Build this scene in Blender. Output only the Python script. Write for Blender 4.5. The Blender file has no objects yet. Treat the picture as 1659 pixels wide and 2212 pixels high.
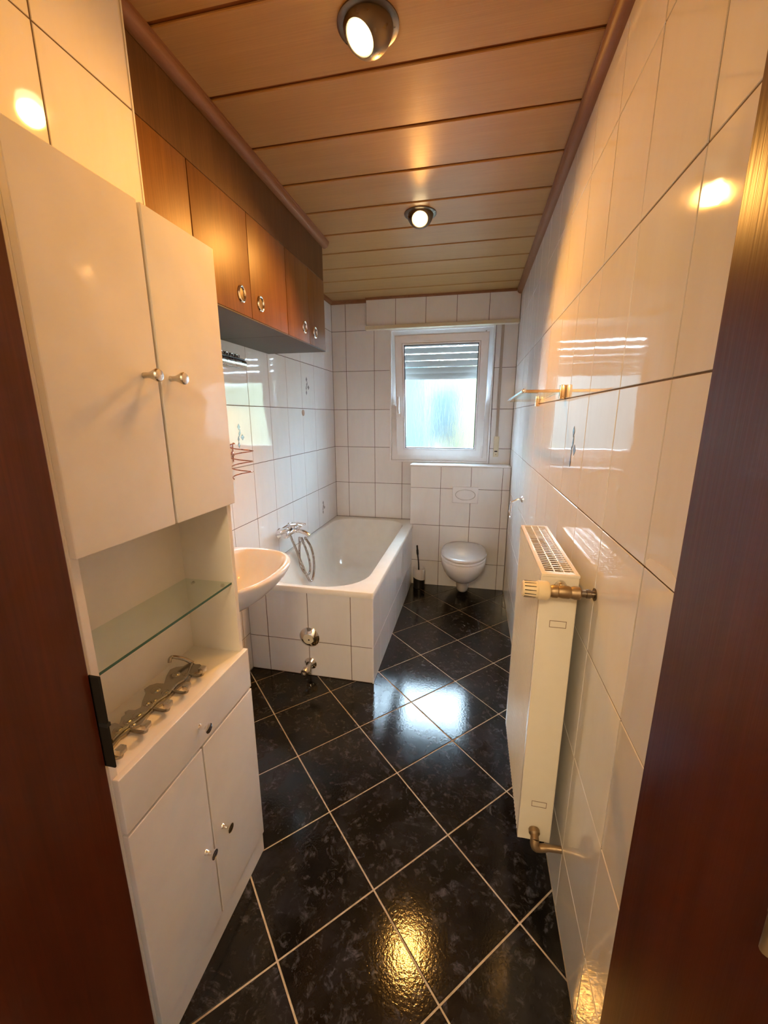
import bpy, bmesh, math, random
from mathutils import Vector, Matrix

random.seed(7)
scene = bpy.context.scene
COL = scene.collection

# ------------------------------------------------------------------ camera
# x: right wall at 0, left wall at -1.559; y: back wall at 0, towards camera negative; z: floor 0
F, CX, CY = 879.0, 829.5, 1106.0
CAM = Vector((-0.3161, -3.6195, 1.4809))
YAW, PITCH, ROLL = -0.2126, -0.2302, -0.0025
FW = Vector((math.sin(YAW)*math.cos(PITCH), math.cos(YAW)*math.cos(PITCH), math.sin(PITCH)))
RT0 = Vector((math.cos(YAW), -math.sin(YAW), 0))
UP0 = RT0.cross(FW)
RT = RT0*math.cos(ROLL) + UP0*math.sin(ROLL)
UP = UP0*math.cos(ROLL) - RT0*math.sin(ROLL)


def at(px, py, axis, value):
    """direction of a photo pixel met with the plane axis=value of the room"""
    d = FW + RT*((px-CX)/F) - UP*((py-CY)/F)
    return CAM + d*((value-CAM[axis])/d[axis])


cam_data = bpy.data.cameras.new('camera')
cam = bpy.data.objects.new('camera', cam_data)
COL.objects.link(cam)
m = Matrix((RT, UP, -FW)).transposed().to_4x4()
m.translation = CAM
cam.matrix_world = m
cam_data.sensor_fit = 'VERTICAL'
cam_data.sensor_height = 36.0
cam_data.lens = F/2212*36.0
cam_data.clip_start = 0.02
scene.camera = cam

# ------------------------------------------------------------------ world, lights, exposure
SKY_STRENGTH = 50.0 / 8
LAMP1_WATT = 20.0 / 8
LAMP2_WATT = 74.0 / 8
HALL_WATT = 66.0 / 8
HALL_COL = (1.0, 0.70, 0.37)
BULB_GLOW = 14.0 / 8
LAMP_COL = (1.0, 0.445, 0.09)
scene.view_settings.view_transform = 'Standard'
scene.view_settings.look = 'None'
scene.view_settings.gamma = 1.0
scene.view_settings.use_curve_mapping = False
scene.view_settings.exposure = 3.0

scene.cycles.max_bounces = 7
scene.cycles.transmission_bounces = 6
scene.cycles.glossy_bounces = 3

world = bpy.data.worlds.new('sky')
scene.world = world
world.use_nodes = True
nt = world.node_tree
nt.nodes.clear()
wo = nt.nodes.new('ShaderNodeOutputWorld')
bg = nt.nodes.new('ShaderNodeBackground')
bg.inputs['Color'].default_value = (0.62, 0.83, 1.0, 1)
bg.inputs['Strength'].default_value = SKY_STRENGTH
nt.links.new(bg.outputs[0], wo.inputs[0])

# ------------------------------------------------------------------ materials
def lin(r, g, b):
    f = lambda c: (c/255/12.92) if c/255 <= 0.04045 else ((c/255+0.055)/1.055)**2.4
    return (f(r), f(g), f(b), 1)


def newmat(name, base=(0.8, 0.8, 0.8, 1), rough=0.5, metal=0.0, **kw):
    mt = bpy.data.materials.new(name)
    mt.use_nodes = True
    b = mt.node_tree.nodes['Principled BSDF']
    b.inputs['Base Color'].default_value = base if len(base) == 4 else (*base, 1)
    b.inputs['Roughness'].default_value = rough
    b.inputs['Metallic'].default_value = metal
    for k, v in kw.items():
        b.inputs[k.replace('_', ' ')].default_value = v
    return mt


class NT:
    def __init__(s, mt):
        s.t = mt.node_tree
        s.b = s.t.nodes.get('Principled BSDF')

    def n(s, kind, **kw):
        nd = s.t.nodes.new('ShaderNode'+kind)
        for k, v in kw.items():
            if k.startswith('_'):
                setattr(nd, k[1:], v)
            else:
                nd.inputs[k.replace('_', ' ')].default_value = v
        return nd

    def l(s, a, ao, b, bi):
        s.t.links.new(a.outputs[ao], b.inputs[bi])

    def coord(s, scale=(1, 1, 1), kind='pos', rnd=False, rot=(0, 0, 0)):
        if kind == 'pos':
            g = s.n('NewGeometry')
            src, so = g, 'Position'
        else:
            g = s.n('TexCoord')
            src, so = g, 'Object'
        mp = s.n('Mapping')
        mp.inputs['Scale'].default_value = scale
        mp.inputs['Rotation'].default_value = rot
        s.l(src, so, mp, 'Vector')
        if rnd:
            oi = s.n('ObjectInfo')
            ml = s.n('Math', _operation='MULTIPLY')
            ml.inputs[1].default_value = 37.0
            s.l(oi, 'Random', ml, 0)
            cb = s.n('CombineXYZ')
            for k in 'XYZ':
                s.l(ml, 0, cb, k)
            s.l(cb, 0, mp, 'Location')
        return mp

    def noise(s, vec, scale, detail=4, rough=0.5, dist=0.0):
        nz = s.n('TexNoise', Scale=scale, Detail=detail, Roughness=rough, Distortion=dist)
        s.l(vec, 'Vector', nz, 'Vector')
        return nz

    def ramp(s, src, so, stops):
        r = s.n('ValToRGB')
        e = r.color_ramp.elements
        while len(e) < len(stops):
            e.new(0.5)
        for i, (p, c) in enumerate(stops):
            e[i].position = p
            e[i].color = c if len(c) == 4 else (*c, 1)
        s.l(src, so, r, 'Fac')
        return r

    def bump(s, src, so, strength, dist=0.01, base=None):
        bp = s.n('Bump', Strength=strength, Distance=dist)
        s.l(src, so, bp, 'Height')
        s.l(bp, 'Normal', base or s.b, 'Normal')
        return bp


def mat_tile():
    mt = newmat('white_glazed_tile', rough=0.05, Specular_IOR_Level=0.5)
    N = NT(mt)
    c = N.coord((7, 7, 1.6), rnd=True)
    nz = N.noise(c, 2.2, 5, 0.6, 0.6)
    r = N.ramp(nz, 'Fac', [(0.3, (0.785, 0.78, 0.775)), (0.55, (0.815, 0.81, 0.805)), (0.8, (0.80, 0.795, 0.79))])
    N.l(r, 0, N.b, 'Base Color')
    c2 = N.coord((1, 1, 1))
    nz2 = N.noise(c2, 9, 2, 0.5)
    N.bump(nz2, 'Fac', 0.05, 0.01)
    return mt


def mat_floor_tile():
    mt = newmat('black_marbled_floor_tile', rough=0.085, Specular_IOR_Level=0.36)
    N = NT(mt)
    c = N.coord((1, 1, 1), rnd=True)
    wz = N.noise(c, 6, 6, 0.65, 1.6)
    veins = N.ramp(wz, 'Fac', [(0.44, (0, 0, 0)), (0.5, (1, 1, 1)), (0.56, (0, 0, 0))])
    fine = N.noise(c, 32, 5, 0.7, 0.8)
    fr = N.ramp(fine, 'Fac', [(0.5, (0, 0, 0)), (0.78, (1, 1, 1))])
    mul = N.n('MixRGB', _blend_type='MULTIPLY')
    mul.inputs[0].default_value = 1
    N.l(veins, 0, mul, 1)
    N.l(fr, 0, mul, 2)
    cloud = N.noise(c, 9, 4, 0.6)
    cr = N.ramp(cloud, 'Fac', [(0.4, (0.0055, 0.005, 0.005)), (0.75, (0.02, 0.019, 0.021))])
    mx = N.n('MixRGB', _blend_type='MIX')
    N.l(mul, 0, mx, 0)
    N.l(cr, 0, mx, 1)
    mx.inputs[2].default_value = (0.115, 0.115, 0.13, 1)
    N.l(mx, 0, N.b, 'Base Color')
    b1 = N.noise(N.coord((1, 1, 1)), 110, 3, 0.6)
    N.bump(b1, 'Fac', 0.14, 0.002)
    return mt


def mat_wood(name, dark, mid, light, grain_axis, scale=1.0, rough=0.3, spec=0.5, coat=0.0, rnd=True, bumpk=0.06, fine=0.22):
    mt = newmat(name, rough=rough, Specular_IOR_Level=spec, Coat_Weight=coat, Coat_Roughness=0.12)
    N = NT(mt)
    sc = [9.0*scale]*3
    sc[grain_axis] = 0.55*scale
    c = N.coord(tuple(sc), rnd=rnd)
    nz = N.noise(c, 2.2, 6, 0.62, 0.5)
    r = N.ramp(nz, 'Fac', [(0.28, dark), (0.52, mid), (0.78, light)])
    sc2 = [90.0*scale]*3
    sc2[grain_axis] = 1.6*scale
    c2 = N.coord(tuple(sc2))
    fz = N.noise(c2, 3.0, 3, 0.6)
    fr = N.ramp(fz, 'Fac', [(0.3, (1-fine,)*3), (0.7, (1+fine*0.4,)*3)])
    mul = N.n('MixRGB', _blend_type='MULTIPLY')
    mul.inputs[0].default_value = 1
    N.l(r, 0, mul, 1)
    N.l(fr, 0, mul, 2)
    N.l(mul, 0, N.b, 'Base Color')
    N.bump(fz, 'Fac', bumpk, 0.004)
    return mt


def mat_grout(name, col):
    mt = newmat(name, col, rough=0.85)
    N = NT(mt)
    nz = N.noise(N.coord((1, 1, 1)), 60, 3)
    a = tuple(v*0.8 for v in col[:3])
    b = tuple(min(1, v*1.15) for v in col[:3])
    r = N.ramp(nz, 'Fac', [(0.35, a), (0.7, b)])
    N.l(r, 0, N.b, 'Base Color')
    return mt


def mat_painted(name, col, rough=0.3, spec=0.5, wav=0.0):
    mt = newmat(name, col, rough=rough, Specular_IOR_Level=spec)
    N = NT(mt)
    nz = N.noise(N.coord((1, 1, 1)), 14, 3)
    a = tuple(v*0.97 for v in col[:3])
    b = tuple(min(1, v*1.02) for v in col[:3])
    r = N.ramp(nz, 'Fac', [(0.3, a), (0.7, b)])
    N.l(r, 0, N.b, 'Base Color')
    if wav:
        N.bump(nz, 'Fac', wav, 0.01)
    return mt


def mat_metal(name, col, rough):
    mt = newmat(name, col, rough=rough, metal=1.0)
    N = NT(mt)
    nz = N.noise(N.coord((1, 1, 1)), 40, 3)
    r = N.ramp(nz, 'Fac', [(0.3, (rough*0.7,)*3), (0.7, (min(1, rough*1.3),)*3)])
    N.l(r, 0, N.b, 'Roughness')
    return mt


M = {}
M['tile'] = mat_tile()
M['grout'] = mat_grout('brown_grey_wall_grout', (0.13, 0.09, 0.065, 1))
M['floor_tile'] = mat_floor_tile()
M['floor_grout'] = mat_grout('pale_floor_grout', (0.50, 0.43, 0.34, 1))
M['plank'] = mat_wood('ceiling_veneer', (0.45, 0.26, 0.092), (0.485, 0.28, 0.10), (0.52, 0.30, 0.11), 0, 1.0, 0.36, 0.35, fine=0.10)
M['groove'] = mat_wood('ceiling_groove_wood', (0.25, 0.085, 0.025), (0.28, 0.10, 0.03), (0.31, 0.11, 0.035), 0, 1.0, 0.5, 0.3)
M['cornice'] = mat_wood('cornice_wood', (0.24, 0.11, 0.045), (0.28, 0.13, 0.055), (0.32, 0.15, 0.065), 1, 1.0, 0.5, 0.25, fine=0.1)
M['cupboard'] = mat_wood('cupboard_veneer', (0.165, 0.066, 0.012), (0.205, 0.088, 0.017), (0.24, 0.108, 0.022), 2, 1.0, 0.42, 0.25)
M['fascia'] = mat_wood('fascia_veneer', (0.11, 0.052, 0.017), (0.135, 0.065, 0.021), (0.16, 0.078, 0.026), 2, 1.0, 0.5, 0.2)
M['underside'] = mat_painted('grey_laminate', (0.105, 0.085, 0.072, 1), 0.5, 0.3)
M['mahogany'] = mat_wood('dark_mahogany', (0.045, 0.007, 0.0018), (0.058, 0.0095, 0.0025), (0.075, 0.013, 0.0035), 2, 0.7, 0.28, 0.45)
M['white_gloss'] = mat_painted('white_gloss_lacquer', (0.80, 0.79, 0.77, 1), 0.10, 0.5, 0.03)
M['white_carcass'] = mat_painted('white_carcass_foil', (0.78, 0.75, 0.69, 1), 0.4)
M['ceramic'] = mat_painted('white_sanitary_ceramic', (0.84, 0.83, 0.81, 1), 0.06, 0.6)
M['enamel'] = mat_painted('cream_white_enamel', (0.80, 0.78, 0.72, 1), 0.09, 0.6)
M['seat'] = mat_painted('pearl_grey_seat', (0.60, 0.59, 0.58, 1), 0.16, 0.6)
M['upvc'] = mat_painted('white_window_plastic', (0.82, 0.82, 0.83, 1), 0.28)
M['chrome'] = mat_metal('chrome', (0.82, 0.82, 0.83, 1), 0.07)
M['satin'] = mat_metal('satin_nickel', (0.62, 0.60, 0.58, 1), 0.28)
M['hose'] = mat_metal('ribbed_hose_metal', (0.42, 0.40, 0.39, 1), 0.25)
M['pewter'] = mat_metal('pewter', (0.42, 0.40, 0.36, 1), 0.2)
M['brass'] = mat_metal('tarnished_brass', (0.36, 0.27, 0.17, 1), 0.45)
M['gold'] = mat_metal('gold_rail', (0.72, 0.52, 0.33, 1), 0.16)
M['copper'] = mat_metal('copper_wire', (0.45, 0.20, 0.14, 1), 0.25)
M['bronze'] = mat_metal('dark_bronze_ring', (0.20, 0.165, 0.13, 1), 0.35)
M['rad'] = mat_painted('cream_radiator_enamel', (0.80, 0.76, 0.66, 1), 0.25)
M['fins'] = mat_painted('shade_brown_convector', (0.16, 0.095, 0.05, 1), 0.8)  # brown puts the shade inside the radiator slots into the colour
M['rad_head'] = mat_painted('yellowed_plastic', (0.80, 0.68, 0.46, 1), 0.35)
M['dark'] = mat_painted('dark_void', (0.02, 0.015, 0.012, 1), 0.7)
M['black'] = mat_painted('black_plastic', (0.012, 0.012, 0.013, 1), 0.35)
M['black_iron'] = mat_painted('black_iron', (0.008, 0.006, 0.005, 1), 0.7, 0.15)
M['plug'] = mat_painted('brown_plug', (0.42, 0.26, 0.17, 1), 0.6)
M['strap'] = mat_painted('tan_webbing', (0.47, 0.40, 0.33, 1), 0.8)
M['cream'] = mat_painted('cream_plastic', (0.72, 0.66, 0.50, 1), 0.4)
M['slat'] = mat_painted('grey_shutter_plastic', (0.42, 0.42, 0.40, 1), 0.5)
M['paper'] = mat_painted('white_brush_holder', (0.75, 0.73, 0.72, 1), 0.4)
M['plaster'] = mat_painted('white_plaster', (0.75, 0.73, 0.70, 1), 0.8)
M['hall_floor'] = mat_wood('hall_floor_wood', (0.10, 0.06, 0.035), (0.13, 0.08, 0.045), (0.16, 0.10, 0.055), 1, 1, 0.5)
M['silver_motif'] = mat_metal('silver_motif_glaze', (0.22, 0.22, 0.23, 1), 0.35)
M['sealant'] = mat_painted('white_filler', (0.85, 0.84, 0.80, 1), 0.6)
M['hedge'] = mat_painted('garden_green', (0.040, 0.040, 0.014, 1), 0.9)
M['hedge_bounce'] = mat_painted('brightened_hedge_green', (0.20, 0.21, 0.13, 1), 0.9)  # lightened so the unseen hedge brightens the left wall reflection
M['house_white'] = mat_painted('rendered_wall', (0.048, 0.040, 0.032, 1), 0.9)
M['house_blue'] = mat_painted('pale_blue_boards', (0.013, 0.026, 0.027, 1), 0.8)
M['lawn'] = mat_painted('grey_paving', (0.10, 0.10, 0.095, 1), 0.95)


def mat_pane():
    mt = newmat('fluted_privacy_glass', (0.95, 0.98, 0.98, 1), rough=0.07, Transmission_Weight=1.0, IOR=1.22)
    N = NT(mt)
    c = N.coord((38, 38, 4.0), kind='obj')
    nz = N.noise(c, 1.5, 3, 0.55, 0.4)
    N.bump(nz, 'Fac', 0.5, 0.010)
    tr = N.n('BsdfTransparent')
    tr.inputs['Color'].default_value = (0.95, 0.98, 1.0, 1)
    mx = N.n('MixShader')
    out = N.t.nodes['Material Output']
    c2 = N.coord((60, 60, 2.0), kind='obj')
    n2 = N.noise(c2, 1.2, 3, 0.6)
    r2 = N.ramp(n2, 'Fac', [(0.35, (0.25,)*3), (0.65, (0.55,)*3)])
    N.l(r2, 0, mx, 0)
    N.l(N.b, 0, mx, 1)
    N.l(tr, 0, mx, 2)
    N.l(mx, 0, out, 'Surface')
    return mt


def mat_clear_glass():
    mt = newmat('clear_shelf_glass', (0.80, 0.90, 0.85, 1), rough=0.02, Transmission_Weight=1.0, IOR=1.45)
    N = NT(mt)
    tr = N.n('BsdfTransparent')
    tr.inputs['Color'].default_value = (0.93, 0.965, 0.94, 1)
    mx = N.n('MixShader')
    lw = N.n('LayerWeight', Blend=0.5)
    pw_ = N.n('Math', _operation='POWER')
    pw_.inputs[1].default_value = 4.0
    N.l(lw, 'Facing', pw_, 0)
    ad = N.n('Math', _operation='MULTIPLY_ADD')
    ad.inputs[1].default_value = 0.45
    ad.inputs[2].default_value = 0.04
    N.l(pw_, 0, ad, 0)
    gl = N.n('BsdfGlossy', Roughness=0.02)
    gl.inputs['Color'].default_value = (0.9, 0.95, 0.92, 1)
    out = N.t.nodes['Material Output']
    N.l(ad, 0, mx, 0)
    N.l(tr, 0, mx, 1)
    N.l(gl, 0, mx, 2)
    N.l(mx, 0, out, 'Surface')
    return mt


def mat_emit(name, col, strength):
    mt = newmat(name, (1, 1, 1, 1), 0.4)
    b = mt.node_tree.nodes['Principled BSDF']
    b.inputs['Emission Color'].default_value = (*col, 1)
    b.inputs['Emission Strength'].default_value = strength
    return mt


M['pane'] = mat_pane()
M['glass'] = mat_clear_glass()
M['glass_edge'] = mat_painted('green_glass_edge', (0.05, 0.13, 0.10, 1), 0.1)
M['bulb'] = mat_emit('lit_bulb_face', (1.0, 0.78, 0.42), BULB_GLOW)

# ------------------------------------------------------------------ object helpers
def shade(me, ang=35):
    for p in me.polygons:
        p.use_smooth = True
    try:
        me.set_sharp_from_angle(angle=math.radians(ang))
    except Exception:
        pass


def tag(o, label=None, cat=None, group=None, kind=None):
    if label:
        o['label'] = label
    if cat:
        o['category'] = cat
    if group:
        o['group'] = group
    if kind:
        o['kind'] = kind
    return o


def wloc(o):
    v = Vector((0, 0, 0))
    while o is not None:
        v += o.location
        o = o.parent
    return v


def obj(name, bm, mat, parent=None, smooth=True, ang=35, loc=None):
    """bm is in room coordinates; the object's origin goes to loc (or its parent's origin)"""
    base = wloc(parent) if parent else Vector((0, 0, 0))
    org = Vector(loc) if loc is not None else base
    if org.length:
        bmesh.ops.translate(bm, verts=bm.verts, vec=-org)
    bmesh.ops.recalc_face_normals(bm, faces=bm.faces)
    me = bpy.data.meshes.new(name)
    bm.to_mesh(me)
    bm.free()
    if smooth:
        shade(me, ang)
    me.materials.append(M[mat] if isinstance(mat, str) else mat)
    o = bpy.data.objects.new(name, me)
    COL.objects.link(o)
    if parent:
        o.parent = parent
    o.location = org - base
    return o


def thing(name, label, cat, loc, group=None):
    o = bpy.data.objects.new(name, None)
    o.empty_display_size = 0.05
    COL.objects.link(o)
    o.location = loc
    return tag(o, label, cat, group)


def struct(name, bm, mat, label=None):
    o = obj(name, bm, mat)
    o['kind'] = 'structure'
    if label:
        o['label'] = label
    return o


def box(bm, lo, hi, bev=0.0, seg=1):
    lo, hi = Vector(lo), Vector(hi)
    vs = [bm.verts.new((x, y, z)) for x in (lo.x, hi.x) for y in (lo.y, hi.y) for z in (lo.z, hi.z)]
    idx = [(0, 1, 3, 2), (4, 6, 7, 5), (0, 4, 5, 1), (2, 3, 7, 6), (0, 2, 6, 4), (1, 5, 7, 3)]
    fs = [bm.faces.new([vs[i] for i in f]) for f in idx]
    if bev > 0:
        es = list({e for f in fs for e in f.edges})
        bmesh.ops.bevel(bm, geom=es, offset=bev, offset_type='OFFSET', segments=seg, profile=0.7, affect='EDGES')
    return bm


def B(lo, hi, bev=0.0, seg=1):
    return box(bmesh.new(), lo, hi, bev, seg)


def frame_axes(d):
    d = Vector(d).normalized()
    a = Vector((0, 0, 1)) if abs(d.z) < 0.9 else Vector((1, 0, 0))
    u = a.cross(d).normalized()
    v = d.cross(u)
    return u, v, d


def rings(bm, rs, closed=True, cap0=False, cap1=False):
    """loft a list of rings (lists of Vectors, same length)"""
    vv = [[bm.verts.new(p) for p in r] for r in rs]
    n = len(vv[0])
    for a, b in zip(vv, vv[1:]):
        for i in range(n if closed else n-1):
            j = (i+1) % n
            try:
                bm.faces.new((a[i], a[j], b[j], b[i]))
            except ValueError:
                pass
    if cap0:
        bm.faces.new(vv[0][::-1])
    if cap1:
        bm.faces.new(vv[-1])
    return vv


def tube(bm, pts, r, n=10, caps=True):
    pts = [Vector(p) for p in pts]
    rs = []
    u = None
    for i, p in enumerate(pts):
        d = (pts[min(i+1, len(pts)-1)] - pts[max(i-1, 0)]).normalized()
        if u is None:
            u, v, _ = frame_axes(d)
        else:
            u = (u - d*u.dot(d)).normalized()
            v = d.cross(u)
        rad = r[i] if isinstance(r, (list, tuple)) else r
        rs.append([p + (u*math.cos(2*math.pi*k/n) + v*math.sin(2*math.pi*k/n))*rad for k in range(n)])
    rings(bm, rs, True, caps, caps)
    return bm


def lathe(bm, p0, d, prof, n=24, cap0=True, cap1=True):
    """prof: list of (distance along d, radius)"""
    p0 = Vector(p0)
    u, v, d = frame_axes(d)
    rs = [[p0 + d*h + (u*math.cos(2*math.pi*k/n) + v*math.sin(2*math.pi*k/n))*max(r, 1e-5) for k in range(n)] for h, r in prof]
    rings(bm, rs, True, cap0, cap1)
    return bm


def torus(bm, c, d, R, r, n=24, k=8, sx=1.0, sy=1.0):
    c = Vector(c)
    u, v, d = frame_axes(d)
    rs = []
    for i in range(n):
        a = 2*math.pi*i/n
        e = u*math.cos(a)*sx + v*math.sin(a)*sy
        o = c + e*R
        en = e.normalized()
        rs.append([o + (en*math.cos(2*math.pi*j/k) + d*math.sin(2*math.pi*j/k))*r for j in range(k)])
    rs.append(rs[0])
    rings(bm, rs)
    bmesh.ops.remove_doubles(bm, verts=bm.verts, dist=1e-6)
    return bm


def smooth_path(pts, sub=6):
    pts = [Vector(p) for p in pts]
    out = []
    for i in range(len(pts)-1):
        p0 = pts[max(i-1, 0)]
        p1, p2 = pts[i], pts[i+1]
        p3 = pts[min(i+2, len(pts)-1)]
        for k in range(sub):
            t = k/sub
            out.append(0.5*((2*p1) + (p2-p0)*t + (2*p0-5*p1+4*p2-p3)*t*t + (3*p1-p0-3*p2+p3)*t**3))
    out.append(pts[-1])
    return out


def extrude_poly(bm, pts, vec, bev=0.0):
    """polygon pts (Vectors) extruded by vec; bevels the far rim"""
    vec = Vector(vec)
    a = [bm.verts.new(p) for p in pts]
    b = [bm.verts.new(Vector(p)+vec) for p in pts]
    n = len(a)
    bm.faces.new(a[::-1])
    top = bm.faces.new(b)
    for i in range(n):
        bm.faces.new((a[i], a[(i+1) % n], b[(i+1) % n], b[i]))
    if bev:
        bmesh.ops.bevel(bm, geom=list(top.edges), offset=bev, offset_type='OFFSET', segments=1, profile=0.7, affect='EDGES')
    return bm


# ------------------------------------------------------------------ tiles
tile_cache = {}
AX = {'x+': (Vector((0, 1, 0)), Vector((0, 0, 1)), Vector((1, 0, 0))),
      'x-': (Vector((0, -1, 0)), Vector((0, 0, 1)), Vector((-1, 0, 0))),
      'y+': (Vector((-1, 0, 0)), Vector((0, 0, 1)), Vector((0, 1, 0))),
      'y-': (Vector((1, 0, 0)), Vector((0, 0, 1)), Vector((0, -1, 0))),
      'z+': (Vector((1, 0, 0)), Vector((0, 1, 0)), Vector((0, 0, 1)))}
TH = 0.006      # tile thickness
PROUD = 0.0018  # how far the tile face stands out of the joint


def tile_mesh(poly, mat, bev):
    key = (tuple((round(a, 4), round(b, 4)) for a, b in poly), mat)
    if key not in tile_cache:
        bm = bmesh.new()
        extrude_poly(bm, [Vector((a, b, -TH)) for a, b in poly], (0, 0, TH), bev)
        bmesh.ops.recalc_face_normals(bm, faces=bm.faces)
        me = bpy.data.meshes.new('tile')
        bm.to_mesh(me)
        bm.free()
        me.materials.append(M[mat])
        tile_cache[key] = me
    return tile_cache[key]


def put_tile(poly, side, plane, parent, mat='tile', bev=0.0011, tilt=0.0009):
    """poly in wall coordinates (u,v); plane: coordinate of the tile face along the normal axis"""
    u, v, n = AX[side]
    xs = [p[0] for p in poly]
    ys = [p[1] for p in poly]
    cx, cy = (min(xs)+max(xs))/2, (min(ys)+max(ys))/2
    area = sum(poly[i][0]*poly[(i+1) % len(poly)][1]-poly[(i+1) % len(poly)][0]*poly[i][1] for i in range(len(poly)))
    if area < 0:
        poly = poly[::-1]
    me = tile_mesh([(a-cx, b-cy) for a, b in poly], mat, bev)
    o = bpy.data.objects.new('tile', me)
    COL.objects.link(o)
    R = Matrix((u, v, n)).transposed()
    R = R @ Matrix.Rotation(random.gauss(0, tilt), 3, 'X') @ Matrix.Rotation(random.gauss(0, tilt), 3, 'Y')
    mm = R.to_4x4()
    mm.translation = u*cx + v*cy + n*(plane if sum(n) > 0 else -plane) - wloc(parent)
    o.parent = parent
    o.matrix_local = mm
    return o


def cells(us, vs, J=0.0034):
    us, vs = sorted(us), sorted(vs)
    for a, b in zip(us, us[1:]):
        for c, d in zip(vs, vs[1:]):
            if b-a > 0.012 and d-c > 0.012:
                yield a+J/2, b-J/2, c+J/2, d-J/2


def rect(a, b, c, d):
    return [(a, c), (b, c), (b, d), (a, d)]


def tile_rect(us, vs, side, plane, parent, hole=None):
    """us in world axis values of the wall's horizontal axis"""
    sgn = -1 if side in ('x-', 'y+') else 1
    for a, b, c, d in cells(us, vs):
        polys = [rect(a, b, c, d)]
        if hole:
            ha, hb, hc, hd = hole
            if a < hb and b > ha and c < hd and d > hc:
                ca, cb, cc, cd = max(a, ha), min(b, hb), max(c, hc), min(d, hd)
                left, right, below, above = ca > a+1e-4, cb < b-1e-4, cc > c+1e-4, cd < d-1e-4
                polys = []
                if left and not right:
                    if below and not above:
                        polys = [[(a, c), (b, c), (b, cc), (ca, cc), (ca, d), (a, d)]]
                    elif above and not below:
                        polys = [[(a, c), (ca, c), (ca, cd), (b, cd), (b, d), (a, d)]]
                    else:
                        polys = [rect(a, ca, c, d)]
                elif right and not left:
                    if below and not above:
                        polys = [[(a, c), (b, c), (b, d), (cb, d), (cb, cc), (a, cc)]]
                    elif above and not below:
                        polys = [[(cb, c), (b, c), (b, d), (a, d), (a, cd), (cb, cd)]]
                    else:
                        polys = [rect(cb, b, c, d)]
                elif below:
                    polys = [rect(a, b, c, cc)]
                elif above:
                    polys = [rect(a, b, cd, d)]
        for p in polys:
            if min(max(q[k] for q in p)-min(q[k] for q in p) for k in (0, 1)) < 0.012:
                continue
            put_tile([(sgn*x, z) for x, z in p], side, plane, parent)


def diamond(bm, side, plane, u, v, w, h, lean=0.0):
    """a little relief lozenge on a wall; side x+ or x-"""
    U, V, Nn = AX[side]
    s = -1 if side == 'x-' else 1
    c = U*(s*u) + V*v + Nn*(plane*(1 if side == 'x+' else -1))
    pts = [c + U*(lean*h/2) + V*h/2, c - U*w/2, c - U*(lean*h/2) - V*h/2, c + U*w/2]
    extrude_poly(bm, pts, Nn*0.0008)


XL, H = -1.559, 2.437
XF = -1.15           # face of the near left wall
YF = -3.2            # inside of the front wall
YN = -2.60           # niche begins (near left wall ends)
ROWS = [0.0] + [0.229+0.328*k for k in range(7)] + [H]
g = PROUD

# ------------------------------------------------------------------ floor
fl = struct('floor', B((XL-0.3, YF-0.25, -0.12), (0.3, 0.25, -g-0.0012)), 'floor_grout', 'black marbled tiles laid diagonally with pale joints')
FX, FY, FP, FA = -0.5736, -1.7511, 0.3185, -0.7725
ea, eb = Vector((math.cos(FA), math.sin(FA))), Vector((math.sin(FA), -math.cos(FA)))


def clip(poly, axis, val, keep_less):
    out = []
    for i in range(len(poly)):
        p, q = poly[i], poly[(i+1) % len(poly)]
        ip = (p[axis] <= val) if keep_less else (p[axis] >= val)
        iq = (q[axis] <= val) if keep_less else (q[axis] >= val)
        if ip:
            out.append(p)
        if ip != iq:
            t = (val-p[axis])/(q[axis]-p[axis])
            out.append((p[0]+(q[0]-p[0])*t, p[1]+(q[1]-p[1])*t))
    return out


for i in range(-9, 10):
    for j in range(-9, 10):
        hj = 0.0027
        P0 = Vector((FX, FY))
        cs = [P0 + ea*(i*FP+a) + eb*(j*FP+b) for a, b in ((hj, hj), (FP-hj, hj), (FP-hj, FP-hj), (hj, FP-hj))]
        poly = [(c.x, c.y) for c in cs]
        for ax, val, less in ((0, XL+0.002, False), (0, -0.002, True), (1, YF+0.002, False), (1, -0.002, True)):
            poly = clip(poly, ax, val, less)
            if len(poly) < 3:
                break
        if len(poly) < 3:
            continue
        xs = [p[0] for p in poly]
        ys = [p[1] for p in poly]
        if max(xs) < XF and max(ys) < YN:
            continue
        if max(xs) < -0.86 and min(ys) > -1.5 or min(ys) > -0.17:
            continue
        ar = abs(sum(poly[k][0]*poly[(k+1) % len(poly)][1]-poly[(k+1) % len(poly)][0]*poly[k][1] for k in range(len(poly))))/2
        if ar < 0.0006:
            continue
        put_tile(poly, 'z+', 0.0, fl, 'floor_tile', 0.0014, 0.0012)

# ------------------------------------------------------------------ walls
# right wall
wr = struct('wall_right', B((g, YF, 0), (0.25, 0.0, H)), 'grout', 'white glazed tiles behind the radiator')
RU = [YF] + [-2.8328+0.252*k for k in range(-1, 12) if YF+0.02 < -2.8328+0.252*k < -0.02] + [0.0]
tile_rect(RU, ROWS, 'x-', 0.0, wr)
# back wall with window opening
WX0, WX1, WZ0, WZ1 = -1.043, -0.176, 1.085, 2.195
bm = bmesh.new()
box(bm, (XL-0.25, g, 0), (WX0, 0.25, H))
box(bm, (WX1, g, 0), (0.25, 0.25, H))
box(bm, (WX0, g, 0), (WX1, 0.25, WZ0))
box(bm, (WX0, g, WZ1), (WX1, 0.25, H))
wb = struct('wall_back', bm, 'grout', 'white glazed tiles around the window')
BU = [XL, -1.433, -1.181, -0.929, -0.677, -0.425, -0.173, 0.0]
tile_rect(BU, ROWS, 'y-', 0.0, wb, hole=(WX0, WX1, WZ0, WZ1))
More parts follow.
